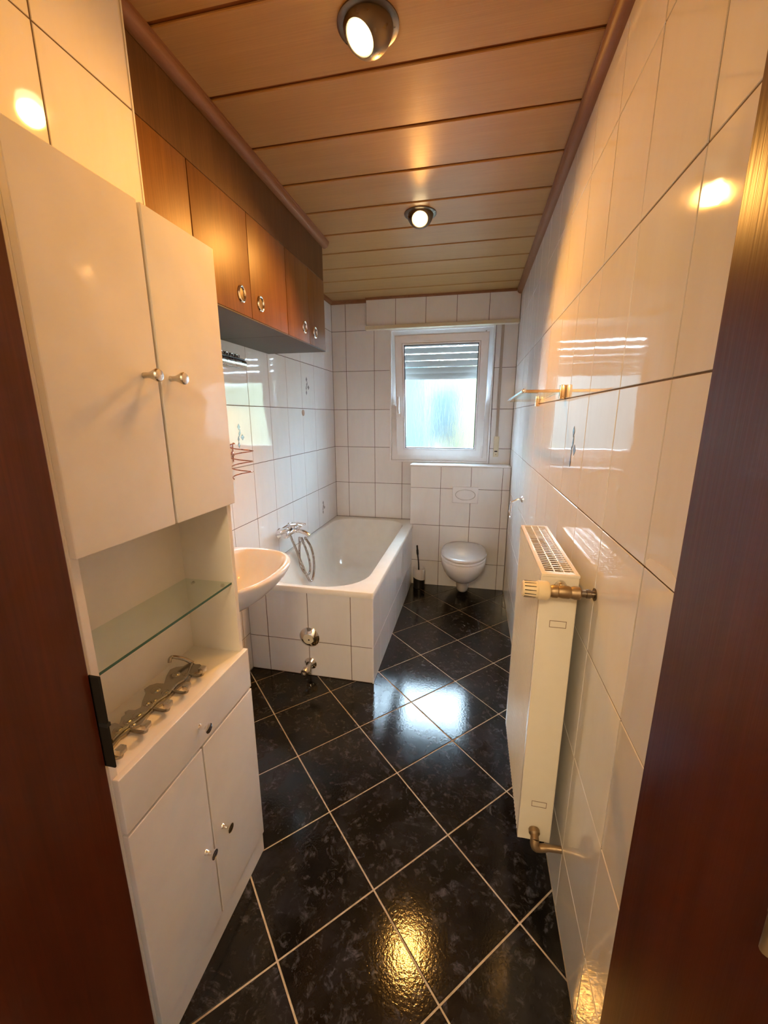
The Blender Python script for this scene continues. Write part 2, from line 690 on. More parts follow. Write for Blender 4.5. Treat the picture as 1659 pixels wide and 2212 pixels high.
# left wall
wl = struct('wall_left', B((XL-0.25, YN, 0), (XL-g, 0.0, H)), 'grout', 'white glazed tiles above the bathtub')
LU = [YN] + [-0.21-0.25*k for k in range(9, -1, -1)] + [0.0]
tile_rect(LU, ROWS, 'x+', XL, wl)
# near left wall (projecting)
wf = struct('wall_left_near', B((XL-0.25, YF, 0), (XF-g, YN-g, H)), 'grout', 'white glazed tiles above the tall white cabinet')
tile_rect([YF, -3.088, -2.838, YN-0.002], ROWS, 'x+', XF, wf)
tile_rect([XL+0.002, -1.405, XF-0.006], ROWS[:-2]+[1.853], 'y+', YN, wf)
obj('edge_profile', B((XF-0.008, YN-0.004, 0), (XF+0.002, YN+0.0015, H), 0.001), 'upvc', wf)
# front wall with the doorway
DL, DR = -0.847, -0.118
bm = bmesh.new()
box(bm, (XL-0.25, YF-0.14, 0), (DL-0.025, YF, H))
box(bm, (DR+0.025, YF-0.14, 0), (0.25, YF, H))
box(bm, (DL-0.025, YF-0.14, 2.04), (DR+0.025, YF, H))
struct('wall_front', bm, 'plaster', 'plastered wall around the doorway')
# hall behind the camera
bm = bmesh.new()
box(bm, (-2.0, -5.2, 0), (-1.9, YF-0.14, H))
box(bm, (1.0, -5.2, 0), (1.1, YF-0.14, H))
box(bm, (-2.0, -5.3, 0), (1.1, -5.2, H))
box(bm, (-2.0, YF-0.16, 0), (XL-0.25, YF-0.14, H))
box(bm, (0.25, YF-0.16, 0), (1.1, YF-0.14, H))
struct('wall_hall', bm, 'plaster', 'plain hall walls outside the bathroom door')
struct('floor_hall', B((-2.0, -5.3, -0.12), (1.1, YF-0.25, -0.001)), 'hall_floor', 'hall floor outside the bathroom door')
struct('ceiling_hall', B((-2.0, -5.3, H), (1.1, YF-0.14, H+0.1)), 'plaster', 'hall ceiling outside the bathroom door')

hl = thing('hall_ceiling_lamp', 'round hall ceiling lamp outside the bathroom door', 'ceiling light', (-0.45, -4.55, H))
obj('lamp_base', lathe(bmesh.new(), (-0.45, -4.55, H-0.0005), (0, 0, -1), [(0, 0.13), (0.02, 0.13), (0.022, 0.12)], 32), 'upvc', hl)
obj('lamp_dome', lathe(bmesh.new(), (-0.45, -4.55, H-0.022), (0, 0, -1), [(0, 0.118), (0.03, 0.105), (0.05, 0.07), (0.058, 0.02)], 32), 'bulb', hl)
hld = bpy.data.lights.new('hall_light', 'POINT')
hld.energy = HALL_WATT
hld.color = HALL_COL
hld.shadow_soft_size = 0.12
hlo = bpy.data.objects.new('hall_light', hld)
COL.objects.link(hlo)
hlo.parent = hl
hlo.location = (0, 0, -0.20)

# ------------------------------------------------------------------ ceiling
ce = struct('ceiling', B((XL-0.25, YF-0.14, H+0.008), (0.25, 0.25, H+0.1)), 'groove', 'glossy wood veneer planks running across')
plank_cache = {}
for k in range(13):
    y1 = -0.25*k
    y0 = max(y1-0.25, YF)
    x0, x1 = XL, 0.0
    w = y1-y0-0.014
    key = round(w, 3)
    if key not in plank_cache:
        bm = B((x0-x0, 0, 0), (x1-x0, w, 0.008), 0.0022)
        bmesh.ops.recalc_face_normals(bm, faces=bm.faces)
        me = bpy.data.meshes.new('plank')
        bm.to_mesh(me)
        bm.free()
        me.materials.append(M['plank'])
        plank_cache[key] = me
    o = bpy.data.objects.new('plank', plank_cache[key])
    COL.objects.link(o)
    o.parent = ce
    o.location = (x0, y0+0.007, H)


def cornice(name, a, b, inward, r=0.028):
    """quarter-round moulding from a to b under the ceiling; inward = horizontal direction into the room"""
    a, b, n = Vector(a), Vector(b), Vector(inward)
    prof = [(0, 0), (r, 0), (r, -r*0.22)]
    for k in range(7):
        t = math.radians(90*k/6)
        prof.append((r*0.2+r*0.75*math.cos(t), -r*0.25-r*0.75*math.sin(t)))
    prof.append((0, -r))
    bm = bmesh.new()
    rs = [[p + n*q[0] + Vector((0, 0, q[1])) for q in prof] for p in (a, b)]
    rings(bm, rs, True, True, True)
    return struct(name, bm, 'cornice', None)


cornice('trim_1', (0, YF, H), (0, 0, H), (-1, 0, 0), 0.035)
cornice('trim_2', (XL, -0.001, H), (-1.24, -0.001, H), (0, -1, 0), 0.026)
cornice('trim_3', (XL, -1.185, H), (XL, -0.03, H), (1, 0, 0), 0.026)
cornice('trim_4', (-1.24, -0.041, H), (-0.036, -0.041, H), (0, -1, 0), 0.016)
cornice('trim_5', (-1.19, YN-0.0, H), (-1.19, -1.175, H), (1, 0, 0), 0.034)

# ------------------------------------------------------------------ door frame (foreground)
bm = B((DL-0.022, YF-0.30, 0), (DL, YF+0.002, 2.04), 0.003)
jl = thing('door_frame', 'dark mahogany door frame in the foreground, black strike plate on the left jamb', 'door frame', ((DL+DR)/2, YF-0.1, 0))
obj('jamb', bm, 'mahogany', jl)
obj('jamb', B((DR, YF-0.30, 0), (DR+0.022, YF+0.002, 2.04), 0.003), 'mahogany', jl)
obj('lintel', B((DL-0.022, YF-0.30, 2.04), (DR+0.022, YF+0.002, 2.062), 0.003), 'mahogany', jl)
bm = B((DL-0.006, YF+0.0022, 0.953), (DL+0.0150, YF+0.006, 1.113), 0.0015)
sp = obj('strike_plate', bm, 'black_iron', jl)
sp['label'] = 'black strike plate with projecting lip'
bm = bmesh.new()
box(bm, (DL+0.001, YF+0.0006, 1.028), (DL+0.0160, YF+0.0070, 1.034))
obj('latch_rib', bm, 'black', sp)
bm = bmesh.new()
tube(bm, [(DR-0.001, YF-0.185, 1.150), (DR-0.001, YF-0.185, 1.180)], 0.004, 12)
hg = obj('hinge', bm, 'brass', jl)
obj('hinge_pin', lathe(bmesh.new(), (DR-0.001, YF-0.185, 1.18), (0, 0, 1), [(0, 0.0045), (0.004, 0.0045), (0.007, 0.002)], 12), 'brass', hg)

# ------------------------------------------------------------------ cistern pre-wall
PY = -0.175
pw = struct('wall_cistern', B((-0.825+g, PY+g, 0), (-0.001, -0.0005, 1.07)), 'grout', 'half-height tiled wall behind the toilet')
PRO = [0.0, 0.229, 0.557, 0.885, 1.07]
tile_rect([-0.825, -0.567, -0.315, -0.063, -0.001], PRO, 'y-', PY, pw)
ld = obj('ledge', B((-0.832, PY-0.006, 1.0702), (-0.001, -0.0006, 1.083), 0.002), 'white_gloss', pw)
ld['label'] = 'white ledge on top'

# flush plate
fp = thing('flush_plate', 'white flush plate with oval button set in the tiled wall above the toilet', 'flush plate', (-0.358, PY, 0.767))
obj('plate', B((-0.465, PY-0.013, 0.767), (-0.252, PY-0.0003, 0.906), 0.006, 3), 'upvc', fp)


def oval(cx, cz, rx, rz, y, n=36, x0=None, x1=None):
    pts = []
    for k in range(n):
        t = 2*math.pi*k/n
        x = cx+rx*math.cos(t)
        if x0 is not None:
            x = max(x, x0)
        if x1 is not None:
            x = min(x, x1)
        pts.append(Vector((x, y, cz+rz*math.sin(t))))
    return pts


bm = bmesh.new()
rs = []
for dy, k in ((0, 1.0), (-0.003, 1.0), (-0.003, 0.945), (0, 0.945)):
    rs.append([Vector((-0.357+0.084*k*math.cos(t*math.pi/20), PY-0.0128+dy, 0.8385+0.045*k*math.sin(t*math.pi/20))) for t in range(40)])
rings(bm, rs)
obj('button_rim', bm, 'slat', fp)
for a, b in ((-0.5, -0.334), (-0.332, 0.0)):
    bm = bmesh.new()
    extrude_poly(bm, oval(-0.357, 0.8385, 0.079, 0.041, PY-0.0125, 36, a, b), (0, -0.0045, 0), 0.0012)
    bmesh.ops.remove_doubles(bm, verts=bm.verts, dist=1e-6)
    obj('flush_button', bm, 'upvc', fp)

# ------------------------------------------------------------------ shutter box, strap
sb = thing('shutter_box', 'tiled roller shutter box across the top of the window', 'shutter box', (-0.62, -0.02, 2.19))
obj('box', B((-1.239, -0.04+g, 2.222), (-0.001, -0.0005, H-0.0005)), 'grout', sb)
tile_rect([-1.239, -0.987, -0.737, -0.487, -0.235, -0.001], [2.222, H-0.001], 'y-', -0.04, sb)
obj('bottom_rail', B((-1.246, -0.056, 2.192), (-0.001, -0.0005, 2.2215), 0.004, 2), 'cream', sb)
st = thing('shutter_strap', 'tan shutter strap hanging down to a cream winder beside the window', 'strap', (-0.12, -0.005, 1.144))
obj('strap', B((-0.132, -0.0075, 1.30), (-0.110, -0.0055, 2.192)), 'strap', st)
wn = obj('winder_plate', B((-0.142, -0.012, 1.144), (-0.099, -0.0004, 1.316), 0.004, 2), 'cream', st)
obj('slot', B((-0.133, -0.0135, 1.186), (-0.109, -0.0118, 1.196)), 'dark', wn)
obj('screw', lathe(bmesh.new(), (-0.1205, -0.0118, 1.165), (0, -1, 0), [(0, 0.004), (0.0012, 0.004)], 12), 'brass', wn)

# ------------------------------------------------------------------ window
def ring_rect(bm, x0, x1, z0, z1, t, y0, y1, bev=0.003):
    """picture-frame ring of four mitred-looking boxes as one shape"""
    def rr(a, y):
        return [Vector((x0+a, y, z0+a)), Vector((x1-a, y, z0+a)), Vector((x1-a, y, z1-a)), Vector((x0+a, y, z1-a))]
    rings(bm, [rr(0, y1), rr(0, y0+bev), rr(bev, y0), rr(t-bev, y0), rr(t, y0+bev), rr(t, y1), rr(0, y1)])
    bmesh.ops.remove_doubles(bm, verts=bm.verts, dist=1e-6)
    return bm


win = obj('window_1', ring_rect(bmesh.new(), WX0+0.012, WX1-0.012, WZ0+0.012, WZ1-0.010, 0.062, 0.016, 0.085, 0.006), 'upvc')
tag(win, 'white plastic window tilted open, fluted privacy glass', kind='structure')
obj('surround', ring_rect(bmesh.new(), WX0, WX1, WZ0, WZ1, 0.016, -0.007, 0.10, 0.003), 'upvc', win)
# sash is built upright and leans in about its bottom edge
SX0, SX1, SZ0, SH, SY = -0.981, -0.225, 1.130, 1.006, 0.018
tilt = Matrix.Translation((0, SY, SZ0)) @ Matrix.Rotation(math.radians(8.0), 4, 'X') @ Matrix.Translation((0, -SY, -SZ0))


def tilted(name, bm, mat, parent, **kw):
    bmesh.ops.transform(bm, matrix=tilt, verts=bm.verts)
    return obj(name, bm, mat, parent, **kw)


sash = tilted('sash', ring_rect(bmesh.new(), SX0, SX1, SZ0, SZ0+SH, 0.068, SY, SY+0.055, 0.006), 'upvc', win)
tilted('glazing_bead', ring_rect(bmesh.new(), SX0+0.066, SX1-0.066, SZ0+0.066, SZ0+SH-0.066, 0.011, SY-0.003, SY+0.02, 0.002), 'upvc', sash)
tilted('gasket', ring_rect(bmesh.new(), SX0+0.0765, SX1-0.0765, SZ0+0.0765, SZ0+SH-0.0765, 0.007, SY+0.006, SY+0.03, 0.0005), 'black', sash)
tilted('pane', B((SX0+0.079, SY+0.02, SZ0+0.079), (SX1-0.079, SY+0.024, SZ0+SH-0.079)), 'pane', sash)
bm = bmesh.new()
hz = 1.52
box(bm, (SX0+0.016, SY-0.012, hz-0.035), (SX0+0.044, SY, hz+0.035), 0.004, 2)
tube(bm, smooth_path([(SX0+0.03, SY-0.008, hz), (SX0+0.03, SY-0.035, hz+0.005), (SX0+0.03, SY-0.042, hz+0.025), (SX0+0.03, SY-0.040, hz+0.10), (SX0+0.03, SY-0.036, hz+0.135)]), 0.009, 10)
tilted('window_handle', bm, 'white_gloss', sash)
bm = bmesh.new()
tube(bm, [(SX1-0.012, SY-0.006, SZ0+0.004), (SX1-0.012, SY-0.006, SZ0+0.10)], 0.0085, 12)
tilted('hinge_cover', bm, 'upvc', sash)
bm = bmesh.new()
box(bm, (SX1-0.03, 0.0, SZ0+SH-0.05), (SX1-0.02, 0.014, SZ0+SH+0.02), 0.001)
obj('stay_arm', bm, 'satin', win)

# roller shutter outside
rsT = thing('roller_shutter', 'grey roller shutter half lowered outside the window, light in the slits', 'roller shutter', (-0.61, 0.16, 1.80))
zz = 1.80
k = 0
while zz < 2.19:
    hgt = 0.050
    bm = bmesh.new()
    prof = [(0.150, 0), (0.157, 0.004), (0.160, hgt*0.5), (0.157, hgt-0.004), (0.150, hgt), (0.146, hgt*0.5)]
    rings(bm, [[Vector((x, y, zz+z)) for y, z in prof] for x in (-1.03, -0.19)], True, True, True)
    obj('slat', bm, 'slat', rsT)
    zz += hgt + (0.0006 if k < 1 else 0.0055)
    k += 1

# outside
struct('ground_outside', B((-14, 0.27, -1.2), (12, 30, -1.0)), 'lawn', 'grey paved ground outside the window')
hw = thing('garden_house', 'white rendered house outside, blurred behind the window glass', 'house', (-1.6, 9.0, -1.0))
obj('house_wall', B((-3.0, 9.0, -1.0), (0.3, 12.0, 3.0)), 'house_white', hw)
obj('house_roof', extrude_poly(bmesh.new(), [Vector((-3.2, 8.8, 3.0)), Vector((-3.2, 12.2, 3.0)), Vector((-3.2, 10.5, 4.0))], (3.7, 0, 0)), 'slat', hw)
obj('house_window', B((-1.5, 8.97, 0.9), (-0.9, 9.0, 2.2)), 'house_blue', hw)
bl = thing('garden_shed', 'pale blue boarded shed outside, left in the window glass', 'shed', (-2.5, 5.6, -1.0))
obj('shed_wall', B((-3.6, 5.2, -1.0), (-1.35, 6.6, 2.6)), 'house_blue', bl)
obj('shed_roof', B((-3.75, 5.0, 2.6), (-1.2, 6.8, 2.7)), 'slat', bl)


def bush(name, label, c, r, seed):
    rnd = random.Random(seed)
    bm = bmesh.new()
    bmesh.ops.create_icosphere(bm, subdivisions=4, radius=1.0)
    ph = [Vector((rnd.uniform(2, 7), rnd.uniform(2, 7), rnd.uniform(2, 7))) for _ in range(5)]
    for v in bm.verts:
        d = sum(math.sin(v.co.dot(q)*1.7+i) for i, q in enumerate(ph))*0.045
        v.co = Vector((v.co.x*r[0], v.co.y*r[1], v.co.z*r[2]))*(1+d)+Vector(c)
    o = thing(name, label, 'bush', (c[0], c[1], -1.0))
    obj('foliage', bm, 'hedge', o)
    bm = bmesh.new()
    tube(bm, [(c[0], c[1], -1.0), (c[0], c[1], c[2])], 0.06, 8)
    obj('stem', bm, 'plug', o)


bush('garden_bush', 'tall green bush outside, right in the window glass', (-0.22, 4.9, 0.8), (0.42, 0.45, 1.75), 3)
bush('garden_bush', 'low green bush outside, bottom of the window glass', (-1.0, 4.0, -0.1), (0.32, 0.32, 1.05), 5)

hd_ = thing('reflection_hedge', 'added hedge, unseen beyond the right edge of the window view, shapes the reflection in the left wall', 'hedge', (3.0, 4.9, -1.0))  # added out of view so the left wall reflects it instead of bare sky
bm = bmesh.new()
rnd = random.Random(11)
nx, nz = 40, 18
for yy in (4.45, 5.35):
    grid = [[bm.verts.new((0.55+5.0*i/nx, yy+rnd.uniform(-0.09, 0.09), -1.0+3.2*k/nz+rnd.uniform(-0.05, 0.05))) for k in range(nz+1)] for i in range(nx+1)]
    for i in range(nx):
        for k in range(nz):
            bm.faces.new((grid[i][k], grid[i+1][k], grid[i+1][k+1], grid[i][k+1]))
    if yy < 5:
        g0 = grid
for i in range(nx):
    bm.faces.new((g0[i][nz], g0[i+1][nz], grid[i+1][nz], grid[i][nz]))
for k in range(nz):
    bm.faces.new((g0[0][k], g0[0][k+1], grid[0][k+1], grid[0][k]))
    bm.faces.new((g0[nx][k], grid[nx][k], grid[nx][k+1], g0[nx][k+1]))
obj('foliage', bm, 'hedge_bounce', hd_)

# ------------------------------------------------------------------ bathtub
TX0, TX1, TY0, TY1, TZ = XL, -0.80, -1.655, 0.0, 0.557


def rrect(x0, x1, y0, y1, rad, z, n=8):
    """rounded rectangle; rad is one radius or four (x1y1, x0y1, x0y0, x1y0)"""
    if not isinstance(rad, (list, tuple)):
        rad = [rad]*4
    out = []
    for (cx, cy, sx, sy, a0), r in zip(((x1, y1, -1, -1, 0), (x0, y1, 1, -1, 90), (x0, y0, 1, 1, 180), (x1, y0, -1, 1, 270)), rad):
        for k in range(n+1):
            t = math.radians(a0 + 90*k/n)
            out.append(Vector((cx+sx*r+r*math.cos(t), cy+sy*r+r*math.sin(t), z)))
    return out


tub = thing('bathtub', 'white enamel bathtub built in along the left wall under the window', 'bathtub', (-1.18, -0.83, 0))
bm = bmesh.new()
ix0, ix1, iy0, iy1 = -1.520, -0.884, -1.612, -0.085
RAD = [0.17, 0.17, 0.24, 0.24]
e = 0.001
prof = [rrect(TX0+e+.01, TX1-.01, TY0+.01, TY1-e-.01, 0.004, 0.523), rrect(TX0+e, TX1, TY0, TY1-e, 0.012, 0.524), rrect(TX0+e, TX1, TY0, TY1-e, 0.012, TZ-0.008), rrect(TX0+e+.004, TX1-.004, TY0+.004, TY1-e-.004, 0.012, TZ-0.001),
        rrect(TX0+.012, TX1-.012, TY0+.012, TY1-.012, 0.014, TZ),
        rrect(ix0-.012, ix1+.012, iy0-.012, iy1+.012, RAD, TZ), rrect(ix0-.004, ix1+.004, iy0-.004, iy1+.004, RAD, TZ-.003), rrect(ix0, ix1, iy0, iy1, RAD, TZ-.012)]
for d, ins in ((0.06, 0.012), (0.15, 0.03), (0.26, 0.055), (0.34, 0.085), (0.38, 0.12), (0.397, 0.17), (0.402, 0.23)):
    sl = 0.55*ins if d < 0.3 else 0.55*ins
    prof.append(rrect(ix0+ins, ix1-ins, iy0+ins+sl, iy1-ins-1.9*ins, [min(0.085 if ins > 0.2 else 1, max(0.06, r-ins*0.35)) for r in RAD], TZ-d))
rings(bm, prof, True, False, True)
obj('tub_shell', bm, 'enamel', tub, ang=40)

ap = thing('bath_apron', 'white tiled apron closing the front and side of the bathtub', 'bath panel', (-1.18, -0.9, 0))
bm = bmesh.new()
box(bm, (XL+0.001, -1.645+g, 0), (-0.805-g, -1.60, 0.522))
box(bm, (-0.85, -1.60, 0), (-0.805-g, PY-0.003, 0.522))
obj('masonry', bm, 'grout', ap)
tile_rect([XL+0.001, -1.440, -1.187, -0.934, -0.805], [0.002, 0.222, 0.5225], 'y-', -1.645, ap)
tile_rect([-1.645, -1.46, -1.21, -0.96, -0.71, -0.46, -0.21, PY-0.003], [0.002, 0.222, 0.5225], 'x+', -0.805, ap)
obj('corner_profile', B((-0.812, -1.6465, 0), (-0.8035, -1.640, 0.5225), 0.001), 'upvc', ap)

# chrome escutcheon and valve on the apron
es = thing('escutcheon', 'round chrome cover plate with stained centre on the front of the bath apron', 'cover plate', (-1.181, -1.65, 0.19))
c0 = Vector((-1.181, -1.6452, 0.250))
obj('ring', lathe(bmesh.new(), c0, (0, -1, 0), [(0, 0.06), (0.004, 0.06), (0.024, 0.035), (0.025, 0.031), (0.02, 0.030)], 40, False, False), 'chrome', es, ang=25)
cc = obj('centre_cap', lathe(bmesh.new(), c0+Vector((0, -0.006, 0)), (0, -1, 0), [(0, 0.0305), (0.015, 0.0305), (0.0165, 0.027)], 32), 'cream', es)
obj('screw_hole', lathe(bmesh.new(), c0+Vector((0.004, -0.0224, -0.006)), (0, -1, 0), [(0, 0.005), (0.001, 0.005)], 12), 'dark', cc)
av = thing('angle_valve', 'small chrome angle valve low on the front of the bath apron', 'valve', (-1.186, -1.65, 0.03))
c1 = Vector((-1.182, -1.6452, 0.080))
obj('rosette', lathe(bmesh.new(), c1, (0, -1, 0), [(0, 0.037), (0.003, 0.037), (0.016, 0.022), (0.017, 0.013)], 32, False, False), 'chrome', av, ang=25)
obj('valve_body', lathe(bmesh.new(), c1+Vector((0, -0.01, 0)), (-0.06, -1, -0.12), [(0, 0.012), (0.03, 0.012), (0.032, 0.017), (0.045, 0.018), (0.047, 0.0215), (0.074, 0.0225), (0.078, 0.02), (0.078, 0.012), (0.07, 0.011)], 24), 'satin', av)
bm = bmesh.new()
tube(bm, [c1+Vector((0.008, -0.03, -0.005)), c1+Vector((0.008, -0.032, -0.05))], 0.006, 10)
obj('outlet_stub', bm, 'chrome', av)

# ------------------------------------------------------------------ bath mixer + hose
def za(x, y, d):   # zoomed crop (580,1110) scale 11.85 -> plane x = XL + d
    return at(580+x/11.85, 1110+y/11.85, 0, XL+d)


mx = thing('bath_mixer', 'chrome bath mixer tap on the left wall above the tub', 'mixer tap', (XL, -1.15, 0.66))
MY, MZ = -1.135, 0.722
XB = XL+0.055
for s in (-0.075, 0.075):
    obj('wall_rosette', lathe(bmesh.new(), (XL+0.0003, MY+s, MZ), (1, 0, 0), [(0, 0.036), (0.006, 0.036), (0.018, 0.026), (0.05, 0.017)], 28, False, True), 'chrome', mx)
bd = obj('mixer_body', lathe(bmesh.new(), (XB, MY-0.105, MZ), (0, 1, 0), [(0, 0.012), (0.004, 0.026), (0.02, 0.031), (0.05, 0.027), (0.09, 0.026), (0.15, 0.027), (0.185, 0.03), (0.2, 0.026), (0.206, 0.01)], 28), 'chrome', mx)
bm = bmesh.new()
tube(bm, smooth_path([(XB+0.01, MY+0.02, MZ-0.005), (XB+0.05, MY+0.02, MZ-0.002), (XB+0.095, MY+0.02, MZ-0.012), (XB+0.125, MY+0.02, MZ-0.03)]), [0.017]*6+[0.015]*6+[0.014]*6+[0.014], 14)
obj('spout', bm, 'chrome', mx)
bm = bmesh.new()
lathe(bm, (XB, MY+0.02, MZ+0.015), (0.1, 0, 1), [(0, 0.022), (0.02, 0.024), (0.032, 0.021), (0.04, 0.008)], 20)
tube(bm, smooth_path([(XB+0.004, MY+0.02, MZ+0.045), (XB+0.05, MY+0.02, MZ+0.052), (XB+0.10, MY+0.02, MZ+0.048)]), [0.010]*6+[0.008]*6+[0.007], 10)
obj('lever', bm, 'chrome', mx)
# hand shower lying on its cradle, the dish shape on the near side
hs = thing('hand_shower', 'chrome hand shower with long looping hose hanging into the tub', 'hand shower', (XL+0.05, -1.22, 0.70))
hc = za(370, 440, 0.055)
bm = bmesh.new()
lathe(bm, hc+Vector((-0.012, -0.004, 0.016)), (0.45, -0.25, -0.85), [(0, 0.008), (0.004, 0.022), (0.012, 0.040), (0.026, 0.049), (0.032, 0.048), (0.034, 0.040), (0.034, 0.0)], 28, True, False)
obj('shower_head', bm, 'chrome', hs)
bm = bmesh.new()
tube(bm, smooth_path([hc+Vector((-0.005, 0.0, 0.012)), hc+Vector((0.012, 0.055, 0.022)), hc+Vector((0.03, 0.12, 0.012)), hc+Vector((0.05, 0.17, -0.008))]), 0.0115, 12)
obj('handle', bm, 'chrome', hs)
bm = bmesh.new()
hp = [(535, 480, .07), (590, 640, .075), (700, 890, .08), (800, 1150, .09), (880, 1340, .10), (960, 1530, .11), (1040, 1690, .12), (1085, 1725, .125), (1130, 1660, .13), (1160, 1500, .13), (1165, 1250, .13), (1130, 1000, .13), (1060, 800, .125), (970, 660, .12), (930, 600, .115)]
tube(bm, smooth_path([za(*p) for p in hp], 5), 0.0082, 10)
hp = [(790, 590, .06), (792, 800, .065), (790, 1050, .07), (815, 1280, .085), (880, 1440, .10), (960, 1530, .105), (1020, 1545, .11), (1065, 1450, .11), (1060, 1280, .105), (1010, 1050, .10), (930, 830, .095), (860, 660, .09), (840, 600, .085)]
tube(bm, smooth_path([za(*p) for p in hp], 5), 0.0082, 10)
obj('hose', bm, 'hose', hs)

# ------------------------------------------------------------------ toilet
TC = -0.348


def egg(y0, y1, w, z, n=40, flat=0.0):
    """toilet plan outline: back edge y1 (wall side), front y0, half width w"""
    L = y1-y0
    out = []
    for k in range(n):
        t = 2*math.pi*k/n
        cx, sy = math.cos(t), math.sin(t)
        cy = y0+L*0.52
        if sy >= 0:
            y = cy + (y1-cy)*abs(sy)**0.75
            x = w*math.copysign(abs(cx)**0.62, cx)
        else:
            y = cy - (cy-y0)*abs(sy)
            x = w*math.copysign(abs(cx)**0.93, cx)
        out.append(Vector((TC+x, y, z)))
    return out


to = thing('toilet', 'white wall-hung toilet with closed lid below the flush plate', 'toilet', (TC, -0.42, 0.03))
bm = bmesh.new()
pr = [egg(-0.675, PY-0.001, 0.172, 0.385), egg(-0.685, PY-0.001, 0.178, 0.378), egg(-0.685, PY-0.001, 0.179, 0.355), egg(-0.675, PY-0.001, 0.174, 0.32), egg(-0.64, PY-0.001, 0.16, 0.27),
      egg(-0.575, PY-0.001, 0.134, 0.215), egg(-0.51, PY-0.001, 0.10, 0.175), egg(-0.45, PY-0.001, 0.066, 0.15), egg(-0.42, PY-0.001, 0.058, 0.135), egg(-0.405, PY-0.001, 0.056, 0.10), egg(-0.385, PY-0.001, 0.052, 0.06), egg(-0.37, PY-0.001, 0.048, 0.040), egg(-0.34, PY-0.012, 0.036, 0.034)]
rings(bm, pr, True, True, True)
obj('bowl', bm, 'ceramic', to, ang=50)
bm = bmesh.new()
rings(bm, [egg(-0.682, -0.215, 0.170, 0.3855), egg(-0.69, -0.21, 0.178, 0.390), egg(-0.69, -0.21, 0.178, 0.400), egg(-0.684, -0.215, 0.173, 0.4045)], True, True, True)
obj('seat', bm, 'upvc', to, ang=50)
bm = bmesh.new()
rings(bm, [egg(-0.682, -0.20, 0.172, 0.4052), egg(-0.692, -0.19, 0.179, 0.409), egg(-0.693, -0.187, 0.180, 0.416), egg(-0.688, -0.188, 0.176, 0.423), egg(-0.66, -0.195, 0.158, 0.430), egg(-0.58, -0.23, 0.11, 0.4345), egg(-0.49, -0.30, 0.05, 0.436)], True, True, True)
obj('lid', bm, 'seat', to, ang=50)
for s in (-0.075, 0.075):
    bm = bmesh.new()
    tube(bm, [(TC+s-0.02, -0.196, 0.408), (TC+s+0.02, -0.196, 0.408)], 0.010, 12)
    obj('lid_hinge', bm, 'chrome', to)

# toilet brush
tb = thing('toilet_brush', 'toilet brush in a white and black holder between bathtub and toilet', 'toilet brush', (-0.727, -0.245, 0))
bcx, bcy = -0.728, -0.245
lower, upper = [], []
n = 32


def bring(r, z, slope=0.0):
    return [Vector((bcx+r*math.cos(2*math.pi*k/n), bcy+r*math.sin(2*math.pi*k/n), z+slope*math.cos(2*math.pi*k/n))) for k in range(n)]


bm = bmesh.new()
rings(bm, [bring(0.047, 0.0005), bring(0.05, 0.004), bring(0.05, 0.092, 0.004), bring(0.046, 0.092, 0.004)], True, True, True)
obj('holder_base', bm, 'black', tb)
bm = bmesh.new()
rings(bm, [bring(0.051, 0.088, -0.012), bring(0.052, 0.09, -0.012), bring(0.052, 0.178, -0.006), bring(0.049, 0.18, -0.006), bring(0.047, 0.17, -0.006), bring(0.047, 0.10, -0.01)], True, False, True)
obj('holder_cup', bm, 'paper', tb)
bm = bmesh.new()
tube(bm, smooth_path([(bcx-0.002, bcy, 0.10), (bcx-0.006, bcy, 0.22), (bcx-0.016, bcy, 0.31), (bcx-0.019, bcy, 0.352), (bcx-0.022, bcy, 0.388)], 5), [0.006]*10+[0.010]*5+[0.008]*5+[0.005], 10)
obj('brush_handle', bm, 'black', tb)

# ------------------------------------------------------------------ washbasin
sk = thing('washbasin', 'white wall-hung washbasin beside the tall white cabinet', 'washbasin', (XL, -2.08, 0.6))
SYC = -2.085


def basin(depth, halfw, z, back=0.0, n=48, ex=2.5):
    out = []
    for k in range(n):
        t = 2*math.pi*k/n
        c, s = math.cos(t), math.sin(t)
        y = SYC + halfw*math.copysign(abs(s)**(2/ex), s)
        if c >= 0:
            x = XL+back+(depth-back)*(0.42 + 0.58*abs(c)**(2/ex))
        else:
            x = XL+back+(depth-back)*0.42*(1-abs(c)**(2/5.0))
        out.append(Vector((x, y, z)))
    return out


bm = bmesh.new()
RZ = 0.822
pr = [basin(0.20, 0.10, 0.63, 0.001), basin(0.255, 0.165, 0.64, 0.001), basin(0.32, 0.215, 0.672, 0.001), basin(0.38, 0.25, 0.715, 0.001), basin(0.425, 0.272, 0.765, 0.001), basin(0.446, 0.284, 0.80, 0.001), basin(0.450, 0.287, 0.812, 0.001), basin(0.448, 0.286, 0.820, 0.001), basin(0.442, 0.282, RZ+0.002, 0.004),
      basin(0.425, 0.262, RZ, 0.085), basin(0.412, 0.25, RZ-0.008, 0.095), basin(0.40, 0.235, RZ-0.03, 0.105), basin(0.375, 0.205, RZ-0.075, 0.115), basin(0.33, 0.16, RZ-0.115, 0.135), basin(0.27, 0.09, RZ-0.135, 0.165), basin(0.235, 0.03, RZ-0.14, 0.20)]
rings(bm, pr, True, True, True)
obj('basin', bm, 'ceramic', sk, ang=60)
obj('drain_ring', lathe(bmesh.new(), (XL+0.218, SYC, RZ-0.1395), (0, 0, 1), [(0, 0.024), (0.003, 0.023), (0.003, 0.016), (0.0005, 0.014)], 24, True, True), 'chrome', sk)

